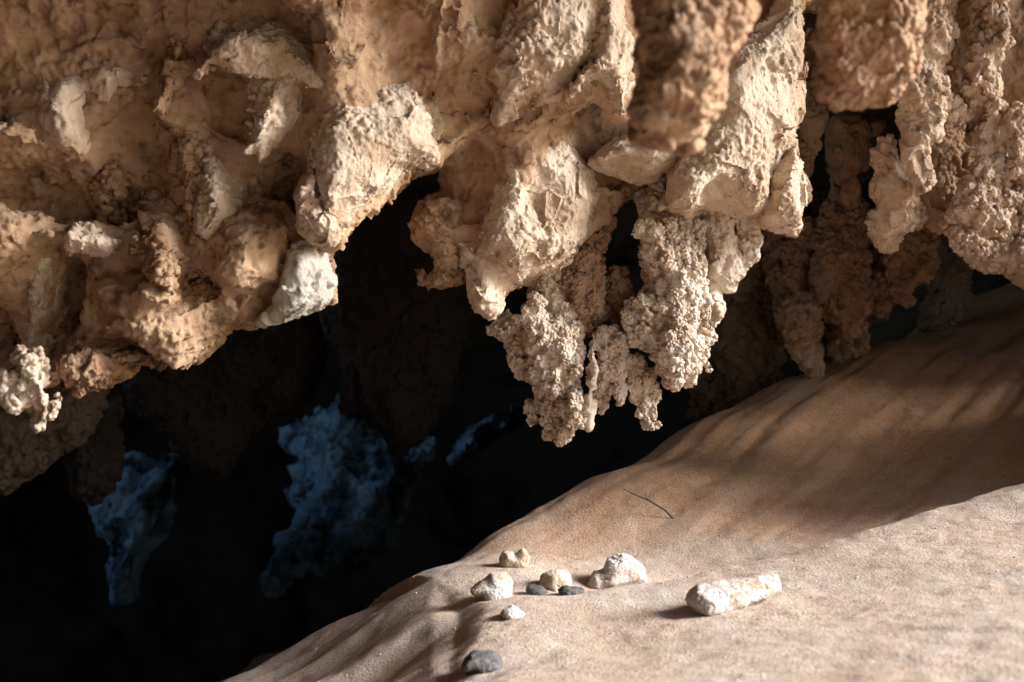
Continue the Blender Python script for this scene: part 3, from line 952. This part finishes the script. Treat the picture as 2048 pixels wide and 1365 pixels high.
# ----------------------------------------------------------------- blurred stalactites close to the camera
FG = 'blurred stalactites close to the camera'
thing('front_stalactite', 'blurred brown stalactite close by at the top, tapering to a flat cut end', 'stalactite', FG, [
    ('shaft', [P([(1262, -700), (1540, -700), (1520, -20), (1490, 52), (1470, 82), (1436, 112), (1440, 198), (1416, 228), (1400, 245), (1270, 240), (1258, 180), (1268, 100)], 2.6, .13, .07, .25, .1)]),
    ('cut_end', [P([(1258, 215), (1410, 220), (1414, 262), (1398, 286), (1345, 288), (1262, 284)], 2.6, .11, .05, .25, .1)], M_OCHRE, 'flow')],
    M_BROWN, 'front', 30, h=.014, level=2, k=.02, wob=.012, wscale=.1)
thing('front_stalactite', 'blurred square ended stalactite close by, hanging before the dark gap', 'stalactite', FG, [
    ('shaft', [P([(1652, -700), (1832, -700), (1834, -20), (1820, 60), (1826, 148), (1800, 162), (1796, 184), (1772, 203), (1735, 196), (1700, 202), (1656, 200), (1650, 130), (1638, 90), (1650, 40)], 2.9, .12, .06, .25, .0)]
     + nods(77, [(1690, -80, 2.82, 40), (1700, 100, 2.82, 40), (1720, 170, 2.83, 30)], 18, 10, 24)),
    ('side_lump', [C([(1800, -20, 2.84, 34), (1806, 90, 2.84, 26), (1790, 160, 2.85, 18)])] + nods(78, [(1790, 0, 2.82, 34), (1800, 100, 2.82, 26)], 10, 8, 18))],
    M_BROWN, 'front', 31, h=.012, level=2, k=.015, wob=.010, wscale=.1)

# ----------------------------------------------------------------- right group
RG = 'coral stalactites in the upper right'
KR = dict(group=RG, level=2, h=.0165)
M_CORAL, M_KEEP = M_TAN, M_CORAL

coral('smooth stepped stalactite with a blunt tip under the square ended one', [
    [(1850, -60, 5.3, 56), (1855, 60, 5.25, 52), (1845, 150, 5.2, 50), (1845, 220, 5.2, 44), (1850, 262, 5.2, 30)],
    [(1845, 200, 5.2, 44), (1838, 270, 5.18, 32), (1828, 330, 5.18, 28), (1830, 362, 5.18, 16)], [(1880, 225, 5.22, 20), (1925, 228, 5.22, 11), (1936, 232, 5.22, 5)]], 8, seed=40, style='bumpy', names=['stem', 'tip', 'side_spur'], **KR)
coral('leaning stalactite with a knobbly foot left of the smooth stepped one', [
    [(1770, 290, 5.3, 22), (1775, 350, 5.3, 34), (1795, 410, 5.3, 44), (1785, 450, 5.3, 40), (1772, 480, 5.3, 20)], [(1815, 440, 5.3, 32), (1790, 470, 5.3, 24)]], 12, seed=41, style='bumpy', **KR)
coral('wide brown stalactite behind the smooth stepped one', [
    [(1880, 250, 5.45, 38), (1880, 340, 5.45, 54), (1875, 400, 5.45, 50), (1870, 440, 5.45, 24)]], 10, seed=42, mat=M_BROWN, style='bumpy', **KR)
coral('pale column at the top right with a rounded end', [
    [(1985, -80, 5.2, 42), (1985, 60, 5.2, 38), (1965, 120, 5.2, 32), (1975, 190, 5.2, 32), (1975, 230, 5.2, 16)], [(1930, 150, 5.25, 12), (1950, 210, 5.2, 12)]], 18, seed=43, **KR)
coral('knobbly coral column widening into a broad foot at the right', [
    [(1985, 240, 5.25, 22), (1978, 320, 5.25, 27), (1960, 380, 5.22, 36), (1955, 430, 5.2, 54), (1940, 470, 5.2, 36)], [(2010, 420, 5.22, 36), (2000, 470, 5.2, 22)],
    [(1915, 440, 5.22, 30), (1930, 480, 5.2, 24)]], 26, seed=44, **KR)
coral('thin knobbly coral column at the right edge of the picture', [
    [(2040, 220, 5.2, 17), (2038, 300, 5.2, 18), (2042, 400, 5.2, 18), (2046, 470, 5.2, 18)]], 24, seed=45, **KR)
coral('dark coral column in the top right corner behind the pale one', [
    [(2045, -60, 5.5, 46), (2045, 60, 5.5, 46), (2040, 160, 5.5, 40), (2035, 220, 5.5, 26)]], 14, seed=46, mat=M_BROWN, **KR)
coral('broad crusty lip at the lower right end of the ceiling', [
    [(1935, 490, 5.5, 24), (1990, 505, 5.45, 32), (2050, 515, 5.4, 48), (2110, 535, 5.4, 58)], [(2055, 545, 5.35, 24), (2080, 565, 5.35, 28)]], 12, seed=47, style='bumpy', **KR)
coral('plain brown pillar bordering the dark gap behind the square ended stalactite', [
    [(1625, -60, 5.9, 32), (1622, 100, 5.9, 34), (1625, 220, 5.9, 32), (1615, 300, 5.9, 20), (1610, 340, 5.9, 12)]], 6, seed=48, mat=M_BROWN, style='bumpy', **KR)

M_CORAL = M_KEEP

# ----------------------------------------------------------------- shaded cluster behind
SG = 'shaded stalactites deeper in the cave above the sand slope'
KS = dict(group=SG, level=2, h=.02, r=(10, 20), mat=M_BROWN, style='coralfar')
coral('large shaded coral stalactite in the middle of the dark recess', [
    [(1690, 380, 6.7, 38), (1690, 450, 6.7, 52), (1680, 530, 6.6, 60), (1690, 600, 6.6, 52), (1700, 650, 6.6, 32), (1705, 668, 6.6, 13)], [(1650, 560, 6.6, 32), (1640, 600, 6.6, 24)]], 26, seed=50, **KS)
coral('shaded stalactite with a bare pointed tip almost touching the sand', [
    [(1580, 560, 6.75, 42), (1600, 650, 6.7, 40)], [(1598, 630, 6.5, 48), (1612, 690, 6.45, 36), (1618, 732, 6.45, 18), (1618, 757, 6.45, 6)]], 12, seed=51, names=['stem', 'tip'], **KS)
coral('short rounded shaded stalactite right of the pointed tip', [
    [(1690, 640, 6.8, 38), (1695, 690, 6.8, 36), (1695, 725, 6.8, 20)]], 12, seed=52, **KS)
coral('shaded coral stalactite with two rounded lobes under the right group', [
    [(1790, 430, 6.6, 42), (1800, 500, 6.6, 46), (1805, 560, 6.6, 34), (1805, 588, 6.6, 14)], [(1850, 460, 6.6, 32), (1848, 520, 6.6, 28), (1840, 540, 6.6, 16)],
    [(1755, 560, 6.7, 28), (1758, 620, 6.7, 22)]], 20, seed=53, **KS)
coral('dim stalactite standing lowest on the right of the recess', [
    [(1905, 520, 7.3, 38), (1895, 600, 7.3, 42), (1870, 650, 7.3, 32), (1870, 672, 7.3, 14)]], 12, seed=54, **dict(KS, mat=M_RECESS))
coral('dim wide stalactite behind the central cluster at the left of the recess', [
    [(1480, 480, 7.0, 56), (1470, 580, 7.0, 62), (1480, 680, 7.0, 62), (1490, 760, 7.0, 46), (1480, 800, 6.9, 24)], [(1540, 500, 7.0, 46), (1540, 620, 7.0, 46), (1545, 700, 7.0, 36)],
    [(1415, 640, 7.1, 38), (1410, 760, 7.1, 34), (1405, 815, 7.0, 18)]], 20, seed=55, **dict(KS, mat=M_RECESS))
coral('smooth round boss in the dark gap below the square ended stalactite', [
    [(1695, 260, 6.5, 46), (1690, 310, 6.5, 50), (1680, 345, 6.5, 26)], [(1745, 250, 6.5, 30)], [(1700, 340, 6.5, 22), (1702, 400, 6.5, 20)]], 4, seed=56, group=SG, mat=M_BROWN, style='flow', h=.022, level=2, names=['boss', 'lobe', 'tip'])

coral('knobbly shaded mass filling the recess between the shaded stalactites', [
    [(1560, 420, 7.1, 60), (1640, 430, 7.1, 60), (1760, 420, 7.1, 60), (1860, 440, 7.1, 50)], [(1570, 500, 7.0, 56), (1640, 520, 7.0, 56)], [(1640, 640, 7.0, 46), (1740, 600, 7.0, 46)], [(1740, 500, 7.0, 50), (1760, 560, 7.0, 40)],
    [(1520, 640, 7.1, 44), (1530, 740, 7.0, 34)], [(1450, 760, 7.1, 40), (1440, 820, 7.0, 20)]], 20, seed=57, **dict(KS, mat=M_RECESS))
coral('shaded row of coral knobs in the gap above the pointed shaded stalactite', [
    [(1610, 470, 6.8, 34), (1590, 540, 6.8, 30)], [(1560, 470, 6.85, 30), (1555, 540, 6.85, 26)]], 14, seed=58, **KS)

# ----------------------------------------------------------------- dim rock behind the black opening
DG = 'dim stalactites behind the left opening'


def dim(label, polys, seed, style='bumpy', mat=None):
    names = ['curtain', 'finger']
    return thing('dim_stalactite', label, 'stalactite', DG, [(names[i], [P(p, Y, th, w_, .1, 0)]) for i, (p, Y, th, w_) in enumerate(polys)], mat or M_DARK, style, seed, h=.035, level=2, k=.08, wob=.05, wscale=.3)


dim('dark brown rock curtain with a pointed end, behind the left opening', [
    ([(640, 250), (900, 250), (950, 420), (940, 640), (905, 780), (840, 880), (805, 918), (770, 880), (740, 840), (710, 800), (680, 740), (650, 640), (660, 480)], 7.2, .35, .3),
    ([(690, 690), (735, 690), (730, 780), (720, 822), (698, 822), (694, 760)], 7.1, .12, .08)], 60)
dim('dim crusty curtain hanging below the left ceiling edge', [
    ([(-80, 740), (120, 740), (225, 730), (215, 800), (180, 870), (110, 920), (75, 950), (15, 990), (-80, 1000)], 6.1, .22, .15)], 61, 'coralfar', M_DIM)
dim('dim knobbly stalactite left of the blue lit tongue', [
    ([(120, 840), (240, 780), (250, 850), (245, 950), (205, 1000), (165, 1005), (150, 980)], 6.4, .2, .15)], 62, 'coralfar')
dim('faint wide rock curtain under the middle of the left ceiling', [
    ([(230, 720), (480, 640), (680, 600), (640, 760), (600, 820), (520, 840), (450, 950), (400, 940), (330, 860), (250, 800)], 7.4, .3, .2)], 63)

# ----------------------------------------------------------------- far rock in blue skylight, its lit patches painted into the colour
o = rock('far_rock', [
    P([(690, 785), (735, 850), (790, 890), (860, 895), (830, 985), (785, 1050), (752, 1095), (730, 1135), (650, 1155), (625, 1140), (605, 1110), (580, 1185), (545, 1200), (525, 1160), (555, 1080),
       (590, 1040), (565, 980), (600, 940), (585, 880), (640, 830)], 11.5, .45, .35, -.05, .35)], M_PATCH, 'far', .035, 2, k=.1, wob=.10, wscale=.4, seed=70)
tag(o, 'pitted far rock lit blue by skylight, partly painted on, in the black chamber', 'rock')
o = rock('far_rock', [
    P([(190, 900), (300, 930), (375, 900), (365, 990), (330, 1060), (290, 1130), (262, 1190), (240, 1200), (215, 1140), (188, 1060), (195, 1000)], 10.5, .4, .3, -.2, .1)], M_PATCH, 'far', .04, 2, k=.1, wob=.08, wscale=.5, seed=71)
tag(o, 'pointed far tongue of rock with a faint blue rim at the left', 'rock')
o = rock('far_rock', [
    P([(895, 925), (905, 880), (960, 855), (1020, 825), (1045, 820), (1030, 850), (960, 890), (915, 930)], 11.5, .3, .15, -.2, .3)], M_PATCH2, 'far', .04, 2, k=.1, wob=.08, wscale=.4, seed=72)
tag(o, 'small far ledge with painted specks of blue light left of the coral stalactites', 'rock')

# ----------------------------------------------------------------- stones lying on the sand
def stone(name, label, pts_, dep, seed, mat=None, tx=.2, tz=.5, h=.0048, w=.38, extra=()):
    """a stone with the outline given in picture points, standing where its foot meets the sand"""
    pts_ = [(800 + a / 2.56, 950 + b / 2.56) for a, b in pts_]
    px = sum(q[0] for q in pts_) / len(pts_); py = max(q[1] for q in pts_)
    pts_ = [(px + (a - px) * 1.10, py + (b - py) * 1.08) for a, b in pts_]
    hgt = (py - min(q[1] for q in pts_)) / F * 4.
    x, y, z = sand_hit(px, py - .2 * (py - min(q[1] for q in pts_)))
    lob = [Cut(P(pts_, y + dep * .35, dep * 1.15, hgt * w, tx, tz), seed)]
    for e in extra:
        lob.append(Cut(P([(800 + a / 2.56, 950 + b / 2.56) for a, b in e], y - dep * .1, dep * .9, hgt * w * .6, tx, tz), seed + 50))
    o = rock(name, lob, mat or M_STONE, 'stone', h, 2, k=.006, wob=.002, wscale=.04, seed=seed)
    return tag(o, label, 'stone' if name == 'stone' else 'pebble', 'stones lying on the sand')


stone('stone', 'long flat white stone alone on the sand at the right', [(1432, 630), (1460, 598), (1530, 578), (1640, 558), (1790, 543), (1900, 528), (1952, 543), (1932, 592), (1850, 642), (1740, 682), (1640, 717), (1560, 726), (1500, 695), (1448, 657)],
      .055, 101, tx=.4, tz=.9, w=.45)
stone('stone', 'large white stone with a broken ridge, right of the small brown one', [(1010, 560), (1050, 490), (1070, 440), (1140, 410), (1192, 438), (1238, 463), (1252, 560), (1150, 590), (1040, 595)], .055, 102, tx=.3, tz=.5,
      extra=[[(942, 606), (990, 498), (1060, 478), (1120, 480), (1120, 560), (1060, 592)]])
stone('stone', 'upright pitted white stone at the crest of the shaded dune face', [(360, 595), (385, 568), (440, 543), (470, 512), (540, 512), (565, 543), (572, 600), (564, 660), (480, 670), (430, 655), (420, 622), (380, 622)], .045, 104, tz=.3)
stone('stone', 'split brown stone furthest back at the foot of the slope', [(508, 484), (516, 430), (533, 396), (575, 398), (590, 412), (625, 380), (674, 388), (657, 430), (644, 486)], .04, 105, M_CREAM, tz=.3)
stone('stone', 'small round brown stone between two dark pebbles', [(722, 560), (728, 520), (780, 498), (830, 498), (870, 520), (875, 560), (840, 600), (790, 615), (742, 600)], .04, 106, M_CREAM, tz=.3)
stone('stone', 'small pinkish fragment just below the upright white stone', [(515, 712), (540, 688), (575, 672), (602, 688), (634, 722), (592, 742), (550, 746)], .028, 107)
stone('stone', 'dark grey jagged stone nearest the camera at the bottom', [(305, 988), (340, 938), (380, 909), (440, 912), (500, 922), (534, 960), (498, 1030), (430, 1026), (385, 1004), (340, 1010)], .045, 108, M_SLATE, tz=.6)
stone('pebble', 'dark rounded pebble left of the small brown stone', [(646, 592), (665, 568), (720, 570), (752, 600), (752, 622), (690, 620), (655, 610)], .03, 109, M_SLATE, tz=.5)
stone('pebble', 'dark rounded pebble right of the small brown stone', [(808, 592), (840, 570), (900, 578), (944, 592), (904, 618), (830, 622)], .03, 110, M_SLATE, tz=.5)

# crumbs of rock scattered in the sand
g = np.random.default_rng(99)
V, Q = [], []
ico = np.array([(1, 0, 0), (-1, 0, 0), (0, 1, 0), (0, -1, 0), (0, 0, 1), (0, 0, -1)], float)
icf = [(0, 2, 4), (2, 1, 4), (1, 3, 4), (3, 0, 4), (2, 0, 5), (1, 2, 5), (3, 1, 5), (0, 3, 5)]
for _ in range(4200):
    px, py = g.uniform(450, 2040), g.uniform(760, 1360)
    x, y, z = sand_hit(px, py) if False else (g.uniform(-.9, 2.2), g.uniform(2.7, 6.5), 0)
    r = .0013 * g.uniform(.6, 1) * (1 + 4 * g.random() ** 14)
    n0 = len(V)
    V += [np.array((x, y, 0)) + r * g.uniform(.6, 1.3) * v for v in ico]
    Q += [tuple(n0 + i for i in f_) for f_ in icf]
V = np.array(V); Q = np.array(Q)
V[:, 2] += sand_h(V[:, 0], V[:, 1])
mg = mesh_np('grit', V, Q, False); mg.materials.append(M_CREAM)
o = bpy.data.objects.new('grit', mg); COL.objects.link(o)
tag(o, 'tiny crumbs of rock scattered over the sand', 'grit', None, 'stuff')

# ----------------------------------------------------------------- twig stuck in the sand
def tube(name, pts_, rad, mat, parent=None):
    pts_ = [np.array(p_) for p_ in pts_]
    V, Q = [], []
    n = 7
    for i, p_ in enumerate(pts_):
        d = pts_[min(i + 1, len(pts_) - 1)] - pts_[max(i - 1, 0)]; d = d / np.linalg.norm(d)
        a = np.cross(d, (0, 1, .3)); a /= np.linalg.norm(a); b = np.cross(d, a)
        for k in range(n):
            t = 2 * math.pi * k / n
            V.append(p_ + rad[i] * (math.cos(t) * a + math.sin(t) * b))
    for i in range(len(pts_) - 1):
        for k in range(n):
            Q.append((i * n + k, i * n + (k + 1) % n, (i + 1) * n + (k + 1) % n, (i + 1) * n + k))
    org = np.array(parent.location) if parent else pts_[0]
    me = mesh_np(name, np.array(V) - org, np.array(Q)); me.materials.append(mat)
    o = bpy.data.objects.new(name, me); COL.objects.link(o)
    if parent:
        o.parent = parent
    else:
        o.location = org
    return o


mt = bpy.data.materials.new('dead_wood'); mt.use_nodes = True
mt.node_tree.nodes['Principled BSDF'].inputs['Base Color'].default_value = (.06, .04, .03, 1)
mt.node_tree.nodes['Principled BSDF'].inputs['Roughness'].default_value = .9
bx, by, bz = sand_hit(1350, 1036)
tw = [np.array((bx, by, bz - .01))]
for px, py, dy in ((1330, 1021, -.01), (1312, 1010, -.015), (1298, 1001, -.03), (1275, 992, -.04), (1262, 986, -.05), (1247, 978, -.06)):
    tw.append(np.array(at(px, py, by + dy)))
twig = tube('twig', tw, [.0034, .0032, .003, .0036, .0026, .0022, .0012], mt)
tag(twig, 'thin dark dry twig sticking out of the sand slope', 'twig')
tube('side_shoot', [tw[3], tw[3] + np.array((-.012, -.004, .014)), tw[3] + np.array((-.016, -.006, .022))], [.002, .0015, .001], mt, twig)

# ----------------------------------------------------------------- light
EL, AZ = 25., 3.               # sun elevation; degrees in front of due right
w = bpy.data.worlds.new('World'); scene.world = w; w.use_nodes = True
wn = w.node_tree.nodes; bg = wn['Background']
sky = wn.new('ShaderNodeTexSky'); sky.sky_type = 'NISHITA'; sky.sun_disc = False
sky.sun_elevation = R(EL); sky.sun_rotation = R(90 + AZ)
w.node_tree.links.new(sky.outputs[0], bg.inputs[0]); bg.inputs[1].default_value = .09
sl = bpy.data.lights.new('sun', 'SUN'); sl.energy = 3.4; sl.angle = R(26); sl.color = (.93, .955, 1.0)
so = bpy.data.objects.new('sun', sl); COL.objects.link(so)
from mathutils import Vector
Ld = Vector((math.cos(R(EL)) * math.cos(R(AZ)), -math.cos(R(EL)) * math.sin(R(AZ)), math.sin(R(EL))))
so.rotation_euler = Ld.to_track_quat('Z', 'Y').to_euler()
so.location = (8, -3, 6)

# ----------------------------------------------------------------- camera and view
cam = bpy.data.cameras.new('camera'); cam.lens = 50; cam.sensor_width = 36; cam.clip_end = 2000; cam.clip_start = .05
co = bpy.data.objects.new('camera', cam); COL.objects.link(co)
co.location = (0, 0, CZ); co.rotation_euler = (R(90), 0, 0)
cam.dof.use_dof = True; cam.dof.focus_distance = 4.85; cam.dof.aperture_fstop = 2.8
scene.camera = co
scene.view_settings.view_transform = 'Standard'; scene.view_settings.look = 'None'; scene.view_settings.gamma = 1
scene.view_settings.exposure = 2.0
scene.cycles.max_bounces = 8; scene.cycles.diffuse_bounces = 4
scene.cycles.use_denoising = True
scene.cycles.sample_clamp_indirect = 6
